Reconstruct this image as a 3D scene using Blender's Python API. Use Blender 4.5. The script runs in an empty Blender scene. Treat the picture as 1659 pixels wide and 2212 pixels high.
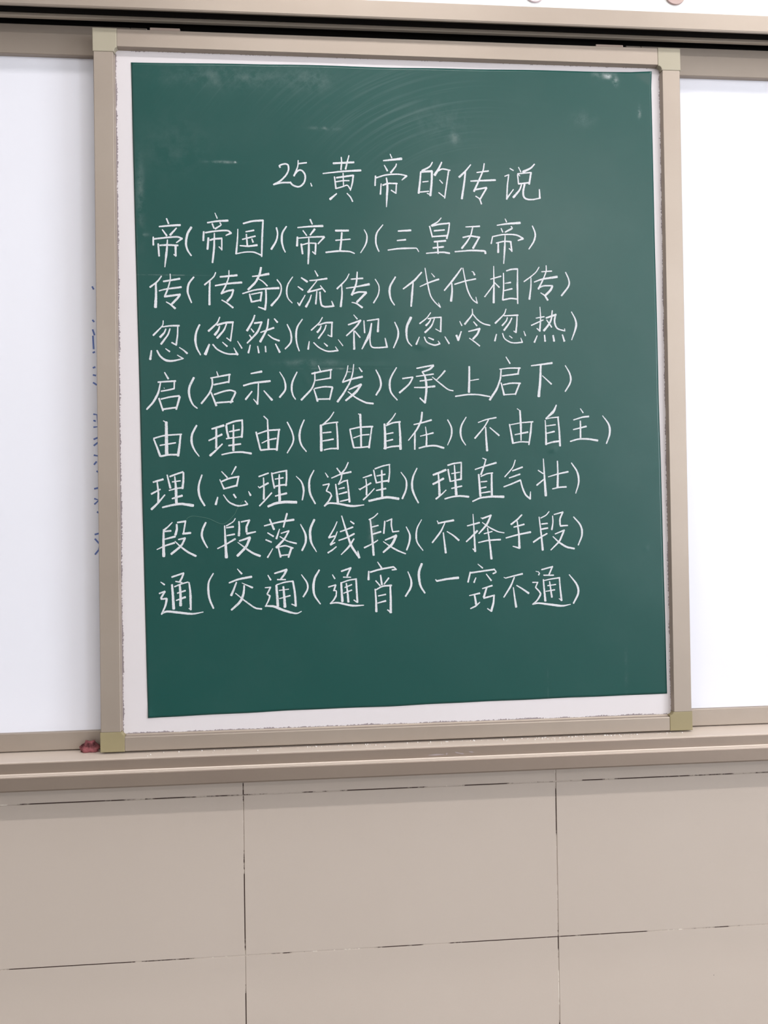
import bpy, bmesh, math, random
from mathutils import Vector, Matrix
random.seed(7)
S = bpy.context.scene
COL = S.collection
# ---------------------------------------------------------------- camera
F_PX, IW, IH = 1700.0, 1659, 2212
YAW, PITCH, ROLL = math.radians(4.7477), math.radians(0.564), math.radians(-0.8461)
CAM = Vector((0.0, -1.501, 1.413))
def basis():
    cy, sy, cp, sp = math.cos(YAW), math.sin(YAW), math.cos(PITCH), math.sin(PITCH)
    fwd = Vector((sy*cp, cy*cp, sp)); right = Vector((cy, -sy, 0)); up = right.cross(fwd)
    c, s = math.cos(ROLL), math.sin(ROLL)
    return c*right + s*up, -s*right + c*up, fwd
r_, u_, f_ = basis()
cd = bpy.data.cameras.new('camera'); cam = bpy.data.objects.new('camera', cd); COL.objects.link(cam)
m = Matrix((r_, u_, -f_)).transposed().to_4x4(); m.translation = CAM
cam.matrix_world = m
cd.sensor_fit = 'VERTICAL'; cd.sensor_height = 24.0; cd.lens = F_PX/IH*24.0
cd.clip_start = 0.05; cd.clip_end = 60
S.camera = cam
# ---------------------------------------------------------------- world, exposure
w = bpy.data.worlds.new('world'); S.world = w; w.use_nodes = True
bg = w.node_tree.nodes['Background']; bg.inputs[0].default_value = (0.72, 0.83, 1.0, 1); bg.inputs[1].default_value = 1.2
S.view_settings.view_transform = 'Standard'; S.view_settings.look = 'None'
S.view_settings.gamma = 1.0; S.view_settings.use_curve_mapping = False
S.view_settings.exposure = -0.20
# lamp powers (used by the lamp builders below)
CEIL_W, BOARD_W, WIN_W = 34.5, 10.5, 260.0
CEIL_Y = (-2.85, -5.6)
LAMP_COL = (1.0, 0.955, 0.93)
BOARD_COL = (1.0, 0.97, 0.96)
WIN_COL = (0.88, 0.93, 1.0)
# ---------------------------------------------------------------- helpers
def link(o, parent=None):
    COL.objects.link(o)
    if parent is not None: o.parent = parent
    return o
def mesh_obj(name, verts, faces, mat, parent=None, smooth=False):
    me = bpy.data.meshes.new(name); me.from_pydata([tuple(v) for v in verts], [], faces); me.update()
    if mat: me.materials.append(mat)
    if smooth: me.polygons.foreach_set('use_smooth', [True]*len(me.polygons))
    return link(bpy.data.objects.new(name, me), parent)
def bm_obj(name, bm, mat, parent=None, smooth=False):
    bmesh.ops.recalc_face_normals(bm, faces=bm.faces[:])
    me = bpy.data.meshes.new(name); bm.to_mesh(me); bm.free()
    if mat: me.materials.append(mat)
    if smooth: me.polygons.foreach_set('use_smooth', [True]*len(me.polygons))
    return link(bpy.data.objects.new(name, me), parent)
def add_box(bm, x0, x1, y0, y1, z0, z1, bevel=0.0, seg=1):
    r = bmesh.ops.create_cube(bm, size=1.0)
    vs = r['verts']
    bmesh.ops.scale(bm, vec=(x1-x0, y1-y0, z1-z0), verts=vs)
    bmesh.ops.translate(bm, vec=((x0+x1)/2, (y0+y1)/2, (z0+z1)/2), verts=vs)
    if bevel > 0:
        es = list({e for v in vs for e in v.link_edges})
        bmesh.ops.bevel(bm, geom=es, offset=bevel, segments=seg, affect='EDGES', profile=0.5)
def box(name, x0, x1, y0, y1, z0, z1, mat, parent=None, bevel=0.0, seg=1):
    bm = bmesh.new(); add_box(bm, x0, x1, y0, y1, z0, z1, bevel, seg)
    return bm_obj(name, bm, mat, parent)
def extrude_x(name, prof, x0, x1, mat, parent=None, n=1):
    """closed (y,z) outline swept along x"""
    vs = []; k = len(prof)
    for i in range(n+1):
        x = x0 + (x1-x0)*i/n
        vs += [(x, y, z) for y, z in prof]
    fs = []
    for i in range(n):
        for j in range(k):
            a = i*k+j; b = i*k+(j+1) % k
            fs.append((a, b, b+k, a+k))
    fs.append(tuple(range(k))[::-1]); fs.append(tuple(n*k+j for j in range(k)))
    bm = bmesh.new(); me = bpy.data.meshes.new('t'); me.from_pydata(vs, [], fs); bm.from_mesh(me); bpy.data.meshes.remove(me)
    return bm_obj(name, bm, mat, parent)
def empty(name, loc, label=None, cat=None, group=None, kind=None):
    o = bpy.data.objects.new(name, None); o.location = loc; o.empty_display_size = 0.1; link(o)
    return tag(o, label, cat, group, kind)
def tag(o, label=None, cat=None, group=None, kind=None):
    if label: o['label'] = label
    if cat: o['category'] = cat
    if group: o['group'] = group
    if kind: o['kind'] = kind
    return o
def adopt(child, parent):
    child.parent = parent; child.matrix_parent_inverse = Matrix.Translation(-Vector(parent.location))
    return child

# ---------------------------------------------------------------- materials
class MB:
    def __init__(s, name, color=(.8, .8, .8), rough=.5, metal=0.0, spec=.5):
        s.m = bpy.data.materials.new(name); s.m.use_nodes = True
        s.t = s.m.node_tree; s.b = s.t.nodes['Principled BSDF']
        s.set('Base Color', (*color, 1)); s.set('Roughness', rough); s.set('Metallic', metal); s.set('Specular IOR Level', spec)
    def set(s, k, v): s.b.inputs[k].default_value = v
    def n(s, typ, **kw):
        x = s.t.nodes.new(typ)
        for k, v in kw.items():
            if k[0] == '_': x.inputs[k[1:].replace('_', ' ')].default_value = v
            else: setattr(x, k, v)
        return x
    def l(s, a, b): s.t.links.new(a, b)
    def coord(s): return s.n('ShaderNodeTexCoord').outputs['Object']
    def mapping(s, vec, scale=(1, 1, 1), loc=(0, 0, 0)):
        m = s.n('ShaderNodeMapping'); m.inputs['Scale'].default_value = scale; m.inputs['Location'].default_value = loc
        s.l(vec, m.inputs['Vector']); return m.outputs[0]
    def noise(s, vec, scale, detail=3, rough=.5):
        x = s.n('ShaderNodeTexNoise'); x.inputs['Scale'].default_value = scale; x.inputs['Detail'].default_value = detail
        x.inputs['Roughness'].default_value = rough; s.l(vec, x.inputs['Vector']); return x.outputs['Fac']
    def ramp(s, fac, stops):
        x = s.n('ShaderNodeValToRGB'); e = x.color_ramp.elements
        while len(e) < len(stops): e.new(.5)
        for i, (p, c) in enumerate(stops):
            e[i].position = p; e[i].color = (*c, 1) if not isinstance(c, (int, float)) else (c, c, c, 1)
        s.l(fac, x.inputs[0]); return x.outputs[0]
    def mix(s, fac, a, b):
        x = s.n('ShaderNodeMix'); x.data_type = 'RGBA'
        for v, i in ((fac, 0), (a, 6), (b, 7)):
            if isinstance(v, (int, float)): x.inputs[i].default_value = v
            elif isinstance(v, tuple): x.inputs[i].default_value = (*v, 1)
            else: s.l(v, x.inputs[i])
        return x.outputs[2]
    def math(s, op, a, b=0.0, c=None, clamp=False):
        x = s.n('ShaderNodeMath'); x.operation = op; x.use_clamp = clamp
        for i, v in enumerate((a, b) if c is None else (a, b, c)):
            if isinstance(v, (int, float)): x.inputs[i].default_value = v
            else: s.l(v, x.inputs[i])
        return x.outputs[0]
    def bump(s, h, strength=.2, dist=.001):
        x = s.n('ShaderNodeBump'); x.inputs['Strength'].default_value = strength; x.inputs['Distance'].default_value = dist
        s.l(h, x.inputs['Height']); s.l(x.outputs[0], s.b.inputs['Normal'])
    def base(s, sock): s.l(sock, s.b.inputs['Base Color'])

def mat_anodised(name, c0, c1, rough=.45, metal=.35, lit_top=None):
    M = MB(name, c0, rough, metal, .4); co = M.coord()
    st = M.noise(M.mapping(co, (1.2, 1.2, 1.2)), 3, 4)
    col = M.mix(M.ramp(st, [(.35, 0.0), (.7, 1.0)]), c0, c1)
    if lit_top:   # painted light: upward faces get a paler colour for the ledge highlights
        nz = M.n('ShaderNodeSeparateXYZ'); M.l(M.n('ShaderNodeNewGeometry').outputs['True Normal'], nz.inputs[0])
        k = M.ramp(nz.outputs['Z'], [(.35, 0.0), (.75, 1.0)]); col = M.mix(k, col, lit_top)
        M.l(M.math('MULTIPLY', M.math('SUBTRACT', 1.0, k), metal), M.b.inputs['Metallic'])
    M.base(col)
    fine = M.noise(co, 900, 2); M.bump(fine, .06, .0004)
    return M.m
m_alu = mat_anodised('champagne_aluminium', (.36, .30, .25), (.395, .335, .283), .5, .55)
m_alu_tray = mat_anodised('tray_aluminium', (.28, .22, .18), (.31, .25, .205), .46, .6, lit_top=(.62, .53, .46))  # pale last colour paints the lit ledge tops
m_cap = mat_anodised('olive_plastic', (.25, .208, .112), (.285, .238, .135), .55, 0.0)
m_chan = MB('channel_shade_black', (.018, .016, .015), .6).m  # shadow inside the channel is put into this near-black colour
m_chanrail = MB('channel_rail_grey', (.52, .45, .37), .5, .0).m
m_bracket = MB('bracket_metal', (.35, .27, .23), .5, .3).m

def whiteboard_mat():
    M = MB('white_enamel', (.80, .765, .785), .38, 0, .45); co = M.coord()
    mott = M.noise(co, 2.2, 3); base = M.mix(mott, (.635, .59, .595), (.65, .615, .635))
    # grime that has crept in from the frame along the edges
    sx = M.n('ShaderNodeSeparateXYZ'); M.l(co, sx.inputs[0])
    X, Z = sx.outputs['X'], sx.outputs['Z']
    dl = M.math('SUBTRACT', X, PX0); dr = M.math('SUBTRACT', PX1, X); db = M.math('SUBTRACT', Z, PZ0); dt = M.math('SUBTRACT', PZ1, Z)
    d = M.math('MINIMUM', dl, M.math('MINIMUM', M.math('ADD', dr, .001), M.math('MINIMUM', M.math('ADD', dt, .0025), M.math('ADD', db, .0008))))
    nn = M.noise(co, 260, 4, .65); nl = M.noise(co, 30, 3)
    reach = M.math('MULTIPLY', M.math('SUBTRACT', M.math('ADD', M.math('MULTIPLY', nn, .6), M.math('MULTIPLY', nl, .45)), .40), .016)
    k = M.math('GREATER_THAN', reach, d)
    base = M.mix(M.math('MULTIPLY', k, .8), base, (.16, .12, .13))
    v = M.n('ShaderNodeTexVoronoi'); v.inputs['Scale'].default_value = 46; M.l(co, v.inputs['Vector'])
    near = M.math('LESS_THAN', d, .05)
    sp = M.math('LESS_THAN', v.outputs['Distance'], M.math('MULTIPLY', M.math('SUBTRACT', M.noise(co, 60, 2), .52), .55))
    base = M.mix(M.math('MULTIPLY', M.math('MULTIPLY', sp, near), .55), base, (.2, .17, .17))
    M.base(base)
    return M.m

def tile_mat():
    M = MB('beige_glazed_tile', (.60, .52, .45), .42, 0, .4); co = M.n('ShaderNodeNewGeometry').outputs['Position']
    a = M.noise(co, 3.0, 3); b = M.noise(co, 1400, 2)
    c = M.mix(a, (.515, .44, .38), (.55, .475, .415))
    c = M.mix(M.ramp(b, [(.35, .14), (.65, 0.0)]), c, (.40, .33, .28))
    v = M.n('ShaderNodeTexVoronoi'); v.inputs['Scale'].default_value = 9; M.l(co, v.inputs['Vector'])
    sp = M.math('LESS_THAN', v.outputs['Distance'], .010)
    c = M.mix(M.math('MULTIPLY', sp, .6), c, (.12, .09, .08))
    M.base(c); M.bump(M.noise(co, 500, 2), .05, .0005)
    return M.m
def grout_mat():
    M = MB('dirty_grout', (.3, .25, .2), .9); co = M.n('ShaderNodeNewGeometry').outputs['Position']
    a = M.noise(co, 5.5, 1); b = M.noise(co, 48, 4, .7)
    f = M.math('ADD', M.math('MULTIPLY', a, .75), M.math('MULTIPLY', b, .32))
    c = M.ramp(f, [(.0, (.035, .018, .014)), (.52, (.045, .024, .02)), (.56, (.5, .43, .37)), (.61, (.48, .41, .36)), (.64, (.74, .68, .60))])
    M.base(c); return M.m
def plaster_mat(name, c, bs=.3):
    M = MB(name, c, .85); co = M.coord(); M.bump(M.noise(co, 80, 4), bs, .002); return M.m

def board_mat():
    """green writing film with wiped chalk haze, swirls and scuffs"""
    M = MB('green_writing_film', (.012, .10, .085), .45, 0, .44); co = M.coord()
    a = M.noise(co, 2.0, 3)
    c = M.mix(a, (.0028, .056, .047), (.0038, .063, .0535))
    sx = M.n('ShaderNodeSeparateXYZ'); M.l(co, sx.inputs[0]); X, Z = sx.outputs['X'], sx.outputs['Z']
    def gauss(cx, cz, rx, rz):
        dx = M.math('DIVIDE', M.math('SUBTRACT', X, cx), rx); dz = M.math('DIVIDE', M.math('SUBTRACT', Z, cz), rz)
        q = M.math('ADD', M.math('MULTIPLY', dx, dx), M.math('MULTIPLY', dz, dz))
        return M.math('POWER', 2.718, M.math('MULTIPLY', q, -1.0))
    # arcs left by a wiping cloth: rings around a far-off elbow point
    dx = M.math('SUBTRACT', X, .33); dz = M.math('SUBTRACT', Z, 1.86)
    rad = M.math('SQRT', M.math('ADD', M.math('MULTIPLY', dx, dx), M.math('MULTIPLY', M.math('MULTIPLY', dz, dz), 1.25)))
    cb = M.n('ShaderNodeCombineXYZ'); M.l(M.math('MULTIPLY', rad, 150), cb.inputs[0]); M.l(M.math('MULTIPLY', X, 4), cb.inputs[1]); M.l(M.math('MULTIPLY', Z, 4), cb.inputs[2])
    rings = M.ramp(M.noise(cb.outputs[0], 1.0, 3, .6), [(.5, 0.0), (.75, 1.0)])
    mask = M.math('MAXIMUM', gauss(.16, 2.16, .13, .075), M.math('MULTIPLY', gauss(-.05, 2.2, .22, .05), .45))
    f = M.math('MULTIPLY', M.math('MULTIPLY', rings, mask), .085)
    # soft chalk haze patches
    hz = M.ramp(M.noise(co, 7, 5, .65), [(.5, 0.0), (.8, 1.0)])
    f = M.math('ADD', f, M.math('MULTIPLY', hz, .012))
    pn = M.ramp(M.noise(co, 40, 5, .7), [(.42, 0.0), (.72, 1.0)])
    for cx, cz, rx, rz, am in ((.235, 2.148, .05, .035, .06), (.505, 2.16, .022, .014, .10), (.556, 2.243, .006, .004, .9), (.570, 2.234, .005, .008, .9),
                               (.545, 2.245, .02, .006, .35), (.262, 2.12, .008, .010, .25), (-.25, 2.09, .06, .05, .05), (.098, 1.39, .006, .016, .3),
                               (-.01, 1.70, .05, .006, .18), (.42, 1.10, .0012, .02, .16), (.57, 1.12, .003, .05, .08), (.615, 2.175, .003, .010, .6), (-.31, 2.0, .006, .06, .22),
                               (-.15, 2.22, .12, .02, .12), (.0, 2.22, .03, .02, .12), (-.31, 1.93, .012, .003, .35), (.02, 2.13, .02, .003, .35), (-.27, 1.858, .05, .0008, .45), (.04, 1.69, .06, .0015, .25), (-.165, 2.064, .022, .0022, .5), (-.141, 2.0645, .0022, .0018, 2.0)):
        f = M.math('ADD', f, M.math('MULTIPLY', M.math('MULTIPLY', gauss(cx, cz, rx, rz), pn), am))
    c = M.mix(M.math('MINIMUM', f, .8), c, (.5, .53, .53))
    M.base(c)
    r = M.math('ADD', M.math('MULTIPLY', M.noise(co, 12, 3), .06), ROUGH_FILM - .03); M.l(r, M.b.inputs['Roughness'])
    M.bump(M.noise(co, 1600, 2), .12, .0004)
    return M.m
ROUGH_FILM = .35
def chalk_mat():
    M = MB('white_chalk', (.8, .8, .82), .95, 0, .1); co = M.coord()
    g = M.noise(co, 620, 3, .7); g2 = M.noise(co, 170, 2)
    k = M.ramp(M.math('ADD', M.math('MULTIPLY', g, .65), M.math('MULTIPLY', g2, .35)), [(.34, 1.0), (.47, 0.0)])
    k2 = M.math('MULTIPLY', k, .6)
    M.base(M.mix(k2, (.64, .64, .67), (.18, .30, .28))); M.bump(g, .3, .0006)
    return M.m
m_chalk = chalk_mat(); m_film = board_mat()
PX0, PX1, PZ0, PZ1 = -.352, .656, 1.0395, 2.261      # visible white panel
m_white = whiteboard_mat()
m_white_rear = MB('rear_white_enamel', (.76, .76, .82), .38, 0, .45).m
m_ink = MB('blue_marker_ink', (.10, .16, .42), .6).m
m_tile, m_grout = tile_mat(), grout_mat()
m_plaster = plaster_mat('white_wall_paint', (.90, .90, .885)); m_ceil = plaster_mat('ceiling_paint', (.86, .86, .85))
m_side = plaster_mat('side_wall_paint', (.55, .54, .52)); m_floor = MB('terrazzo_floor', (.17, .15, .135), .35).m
m_lampwhite = MB('lamp_housing', (.85, .85, .85), .4).m
m_chalkdust = MB('chalk_crumb', (.88, .87, .85), .9).m
m_smudge = MB('dark_scuff', (.20, .15, .14), .7).m

# ---------------------------------------------------------------- room
RX0, RX1, RY0, RH = -3.6, 4.6, -8.0, 3.15
wall = empty('wall_front', (0, 0, 0), kind='structure')
box('grout_bed', RX0, RX1, .0012, .02, -.001, 1.2, m_grout, wall)
box('plaster', RX0, RX1, .004, .12, 1.2, RH, m_plaster, wall)
box('wall_core', RX0, RX1, .02, .12, -.05, 1.2, m_plaster, wall)
TX = .4513; J = .0020
bm = bmesh.new(); add_box(bm, -.3+J/2, .3-J/2, 0, .011, -.15+J/2, .15-J/2, .0005)
tile0 = bm_obj('tile', bm, m_tile, wall)
first = True
for r in range(4):
    zc = .15 + .3*r
    c0 = int(math.floor((RX0-TX)/.6)); 
    for c in range(c0, int(math.ceil((RX1-TX)/.6))):
        xa, xb = TX+.6*c, TX+.6*(c+1)
        if xa < RX0-.001 or xb > RX1+.001: continue
        o = tile0 if first else tile0.copy()
        if not first: link(o, wall)
        first = False
        o.location = (xa+.3, random.uniform(-.0001, .0002), zc)
# cut tiles that finish the courses at both side walls
xs = [TX+.6*c for c in range(-12, 12)]
for (a, b) in ((RX0, min(x for x in xs if x > RX0+.001)), (max(x for x in xs if x < RX1-.001), RX1)):
    for r in range(4):
        box('tile', a+J/2, b-J/2, 0, .011, .3*r+J/2, .3*r+.3-J/2, m_tile, wall, .0005)
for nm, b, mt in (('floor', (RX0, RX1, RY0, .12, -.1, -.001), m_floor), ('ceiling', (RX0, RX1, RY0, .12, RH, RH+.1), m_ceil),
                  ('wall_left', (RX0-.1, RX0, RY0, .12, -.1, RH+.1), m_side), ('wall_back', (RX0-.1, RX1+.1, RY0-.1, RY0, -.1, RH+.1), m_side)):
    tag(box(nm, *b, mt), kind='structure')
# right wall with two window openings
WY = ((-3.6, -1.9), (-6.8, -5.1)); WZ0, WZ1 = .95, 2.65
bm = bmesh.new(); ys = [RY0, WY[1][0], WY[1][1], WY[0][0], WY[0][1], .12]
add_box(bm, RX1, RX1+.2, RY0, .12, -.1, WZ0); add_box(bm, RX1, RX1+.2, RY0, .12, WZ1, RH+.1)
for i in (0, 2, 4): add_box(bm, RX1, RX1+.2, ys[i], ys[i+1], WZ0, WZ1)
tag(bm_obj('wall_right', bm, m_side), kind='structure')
mg = bpy.data.materials.new('window_glass'); mg.use_nodes = True; nt = mg.node_tree; nt.nodes.clear()
to = nt.nodes.new('ShaderNodeOutputMaterial'); mx = nt.nodes.new('ShaderNodeMixShader'); tr = nt.nodes.new('ShaderNodeBsdfTransparent'); gl = nt.nodes.new('ShaderNodeBsdfGlossy')
gl.inputs['Roughness'].default_value = .02; mx.inputs[0].default_value = .06
nt.links.new(tr.outputs[0], mx.inputs[1]); nt.links.new(gl.outputs[0], mx.inputs[2]); nt.links.new(mx.outputs[0], to.inputs[0])
for i, (a, b) in enumerate(WY):
    wn = empty('window_%d' % (i+1), (RX1+.1, (a+b)/2, WZ0), kind='structure')
    bm = bmesh.new()
    for y0, y1, z0, z1 in ((a, b, WZ0, WZ0+.05), (a, b, WZ1-.05, WZ1), (a, a+.05, WZ0+.05, WZ1-.05), (b-.05, b, WZ0+.05, WZ1-.05), ((a+b)/2-.03, (a+b)/2+.03, WZ0+.05, WZ1-.05)):
        add_box(bm, RX1+.07, RX1+.13, y0, y1, z0, z1, .004)
    adopt(bm_obj('window_frame', bm, m_lampwhite), wn)
    for y0, y1 in ((a+.05, (a+b)/2-.03), ((a+b)/2+.03, b-.05)):
        adopt(box('pane', RX1+.097, RX1+.103, y0, y1, WZ0+.05, WZ1-.05, mg), wn)
    L = bpy.data.lights.new('window_daylight', 'AREA'); L.shape = 'RECTANGLE'; L.size = 1.7; L.size_y = 1.7; L.energy = WIN_W; L.color = WIN_COL
    o = link(bpy.data.objects.new('window_daylight', L)); o.location = (RX1+.35, (a+b)/2, (WZ0+WZ1)/2); o.rotation_euler = (0, math.radians(90), 0)
    o['kind'] = 'structure'

# ---------------------------------------------------------------- lamps
def tube_lamp(x, y, z, power, col, label, group, tilt=0.0, size=1.2):
    t = empty('batten_lamp', (x, y, z), label, 'lamp', group)
    bm = bmesh.new(); add_box(bm, -size/2-.02, size/2+.02, -.05, .05, -.05, .0, .006)
    h = bm_obj('housing', bm, m_lampwhite, t)
    M = MB('lamp_tube_glow', (.9, .9, .9), .5); M.set('Emission Color', (*col, 1)); M.set('Emission Strength', 6.0)
    bm = bmesh.new(); bmesh.ops.create_cone(bm, cap_ends=True, segments=16, radius1=.014, radius2=.014, depth=size)
    bmesh.ops.rotate(bm, cent=(0, 0, 0), matrix=Matrix.Rotation(math.pi/2, 3, 'Y'), verts=bm.verts[:]); bmesh.ops.translate(bm, vec=(0, 0, -.068), verts=bm.verts[:])
    bm_obj('tube', bm, M.m, t)
    L = bpy.data.lights.new('lamp_light', 'AREA'); L.shape = 'RECTANGLE'; L.size = size; L.size_y = .09; L.energy = power; L.color = col
    o = link(bpy.data.objects.new('lamp_light', L), t); o.location = (0, 0, -.09); o.rotation_euler = (tilt, 0, 0)
    return t
for yy, rown in zip(CEIL_Y, ('middle', 'rear')):
    for xx, side in zip((-2.4, 1.1, 3.2), ('left', 'centre', 'right')):
        tube_lamp(xx, yy, RH, CEIL_W, LAMP_COL, 'white ceiling batten lamp at the %s of the %s row' % (side, rown), 'ceiling batten lamps')
for xx, side in ((.1, 'left'), (1.5, 'right')):
    tube_lamp(xx, -.71, RH, BOARD_W, BOARD_COL, 'white batten lamp close above the board, %s one' % side, 'board batten lamps', 0, 1.0)

# ---------------------------------------------------------------- rear boards (between wall and sliding board)
def rear_board(x0, x1, label):
    t = empty('rear_whiteboard', ((x0+x1)/2, -.03, 1.02), label, 'whiteboard')
    z0, z1 = 1.041, 2.262
    adopt(box('writing_panel', x0+.03, x1-.03, -.034, -.020, z0, z1, m_white_rear), t)
    for nm, a in (('bottom_rail', (x0+.03, x1-.03, -.044, -.014, 1.009, z0)), ('top_rail', (x0+.03, x1-.03, -.044, -.014, z1, 2.3165)),
                  ('stile', (x0, x0+.03, -.044, -.014, 1.009, 2.3165)), ('stile', (x1-.03, x1, -.044, -.014, 1.009, 2.3165))):
        adopt(box(nm, *a, m_alu, None, .0012), t)
    return t
rb = rear_board(-1.42, -.30, 'rear white board at the left edge, marked with blue ink')
rear_board(.60, 1.72, 'plain rear white board behind the right end of the sliding board')
# the ends of blue handwriting that peep out beside the sliding board
INK = [((-.4065, 1.7665), (-.4035, 1.757)), ((-.4062, 1.755), (-.4052, 1.7315)), ((-.4065, 1.7245), (-.4035, 1.726)),
       ((-.4065, 1.697), (-.403, 1.6985)), ((-.4065, 1.684), (-.402, 1.683)), ((-.4065, 1.670), (-.4005, 1.666)), ((-.4065, 1.845), (-.404, 1.8405)), ((-.4065, 1.784), (-.404, 1.781)),
       ((-.4065, 1.6125), (-.4, 1.6115), (-.3985, 1.590), (-.4065, 1.589)), ((-.4065, 1.601), (-.4035, 1.600)), ((-.4065, 1.567), (-.398, 1.5705)), ((-.4065, 1.5555), (-.3995, 1.561)),
       ((-.4065, 1.538), (-.399, 1.5365), (-.3965, 1.519)), ((-.4065, 1.521), (-.4025, 1.526)), ((-.402, 1.509), (-.3965, 1.505)),
       ((-.4065, 1.477), (-.398, 1.479)), ((-.4065, 1.459), (-.399, 1.456), (-.4065, 1.449)), ((-.402, 1.435), (-.396, 1.431)), ((-.4065, 1.394), (-.397, 1.3965)),
       ((-.4065, 1.386), (-.398, 1.376), (-.400, 1.366), (-.4065, 1.358))]
for st in INK:
    bm = bmesh.new(); st = [(x + .0015, z) for x, z in st]; L_, R_ = [], []
    for i, q in enumerate(st):
        a_, b_ = Vector(st[max(i-1, 0)]), Vector(st[min(i+1, len(st)-1)]); d = (b_-a_).normalized(); p = Vector((-d.y, d.x))*.0015
        c_ = Vector(q)+d*(.0006 if i == len(st)-1 else (-.0006 if i == 0 else 0))
        L_.append(bm.verts.new((c_.x+p.x, -.0343, c_.y+p.y))); R_.append(bm.verts.new((c_.x-p.x, -.0343, c_.y-p.y)))
    for i in range(len(st)-1): bm.faces.new((L_[i], R_[i], R_[i+1], L_[i+1]))
    o = adopt(bm_obj('ink_stroke', bm, m_ink), rb); o['label'] = 'blue marker stroke'
    if o.data.polygons[0].normal.y > 0: o.data.flip_normals()

# ---------------------------------------------------------------- lower track
PR = [(-.002, .957), (-.114, .960), (-.1165, .9612), (-.1175, .9635), (-.1175, .9845), (-.1168, .9862), (-.1150, .9868), (-.1070, .9866),
      (-.1055, .9880), (-.1055, 1.0050), (-.1048, 1.0066), (-.1030, 1.0072), (-.050, 1.0072), (-.002, 1.0072)]
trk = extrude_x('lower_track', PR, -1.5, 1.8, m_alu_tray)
tag(trk, 'long stepped beige aluminium bottom track below the boards', 'board track')
# crumbs of chalk lying on the track
random.seed(11)
def crumb(x, y, z, r):
    bm = bmesh.new(); bmesh.ops.create_icosphere(bm, subdivisions=1, radius=r)
    for v in bm.verts: v.co *= random.uniform(.7, 1.15)
    bmesh.ops.translate(bm, vec=(x, y, z), verts=bm.verts[:]); return bm
bm = bmesh.new()
for i in range(150):
    x = random.choice((random.gauss(.14, .16), random.uniform(-.35, .66), random.gauss(.5, .08))); 
    if not -.38 < x < .69: continue
    r = random.choice((.0004, .0005, .0007, .001)) ; y = random.uniform(-.0785, -.0765) - (random.random()**4)*.02
    b2 = bmesh.ops.create_icosphere(bm, subdivisions=1, radius=r)
    bmesh.ops.translate(bm, vec=(x, y, 1.0072+r*.8), verts=b2['verts'])
cr = bm_obj('chalk_crumbs', bm, m_chalkdust); tag(cr, 'tiny white chalk crumbs along the ledge under the sliding board', 'chalk crumbs', kind='stuff')
# dark rubbed scuff and pale wipe on the rails are flat marks
def scuff(name, pts, wid, y, mat, parent, bmn=None):
    vs = []; fs = []
    for i, ((xa, za), (xb, zb)) in enumerate(pts):
        d = Vector((xb-xa, zb-za)); L = d.length; d.normalize(); p = Vector((-d.y, d.x))
        n = 6; k = len(vs)
        for j in range(n+1):
            t = j/n; wv = wid*(.35+.65*math.sin(math.pi*min(max(t, .08), .92)))*random.uniform(.7, 1.2)
            c = Vector((xa, za))+d*L*t
            vs += [(c.x+p.x*wv/2, y, c.y+p.y*wv/2), (c.x-p.x*wv/2, y, c.y-p.y*wv/2)]
        for j in range(n): fs.append((k+2*j, k+2*j+1, k+2*j+3, k+2*j+2))
    o = mesh_obj(name, vs, fs, mat, parent)
    return o
m_scuff = MB('tray_scuff', (.30, .245, .235), .6).m
s1 = scuff('scuff_mark', [((.189, .9925), (.217, .993)), ((.221, .9915), (.2225, .996)), ((.237, .996), (.246, .9935)), ((.246, .9935), (.2525, .9925)), ((.262, .996), (.2705, .9945))], .0028, -.1058, m_scuff, trk)
s1['label'] = 'dark rubbed scuff on the upper step'

# ---------------------------------------------------------------- upper track
top = empty('upper_track', (.1, -.05, 2.31), 'long beige aluminium top track with slots coloured shadow-black above the boards', 'board track')
FA = [(-.1000, 2.3175), (-.0985, 2.3150), (-.0955, 2.3150), (-.0945, 2.3165), (-.0945, 2.3480), (-.0975, 2.3480), (-.1000, 2.3465)]
adopt(extrude_x('fascia', FA, -1.5, 1.8, m_alu), top)
adopt(box('channel_roof', -1.5, 1.8, -.0945, -.0005, 2.342, 2.348, m_chan), top)
adopt(box('channel_back', -1.5, 1.8, -.010, -.0005, 2.295, 2.342, m_chan), top)
adopt(box('middle_rail', -1.5, 1.8, -.058, -.049, 2.3220, 2.3290, m_chanrail, None, .0015), top)
adopt(box('guide_fin', -1.5, 1.8, -.0582, -.049, 2.3291, 2.342, m_chan, None), top)

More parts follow.
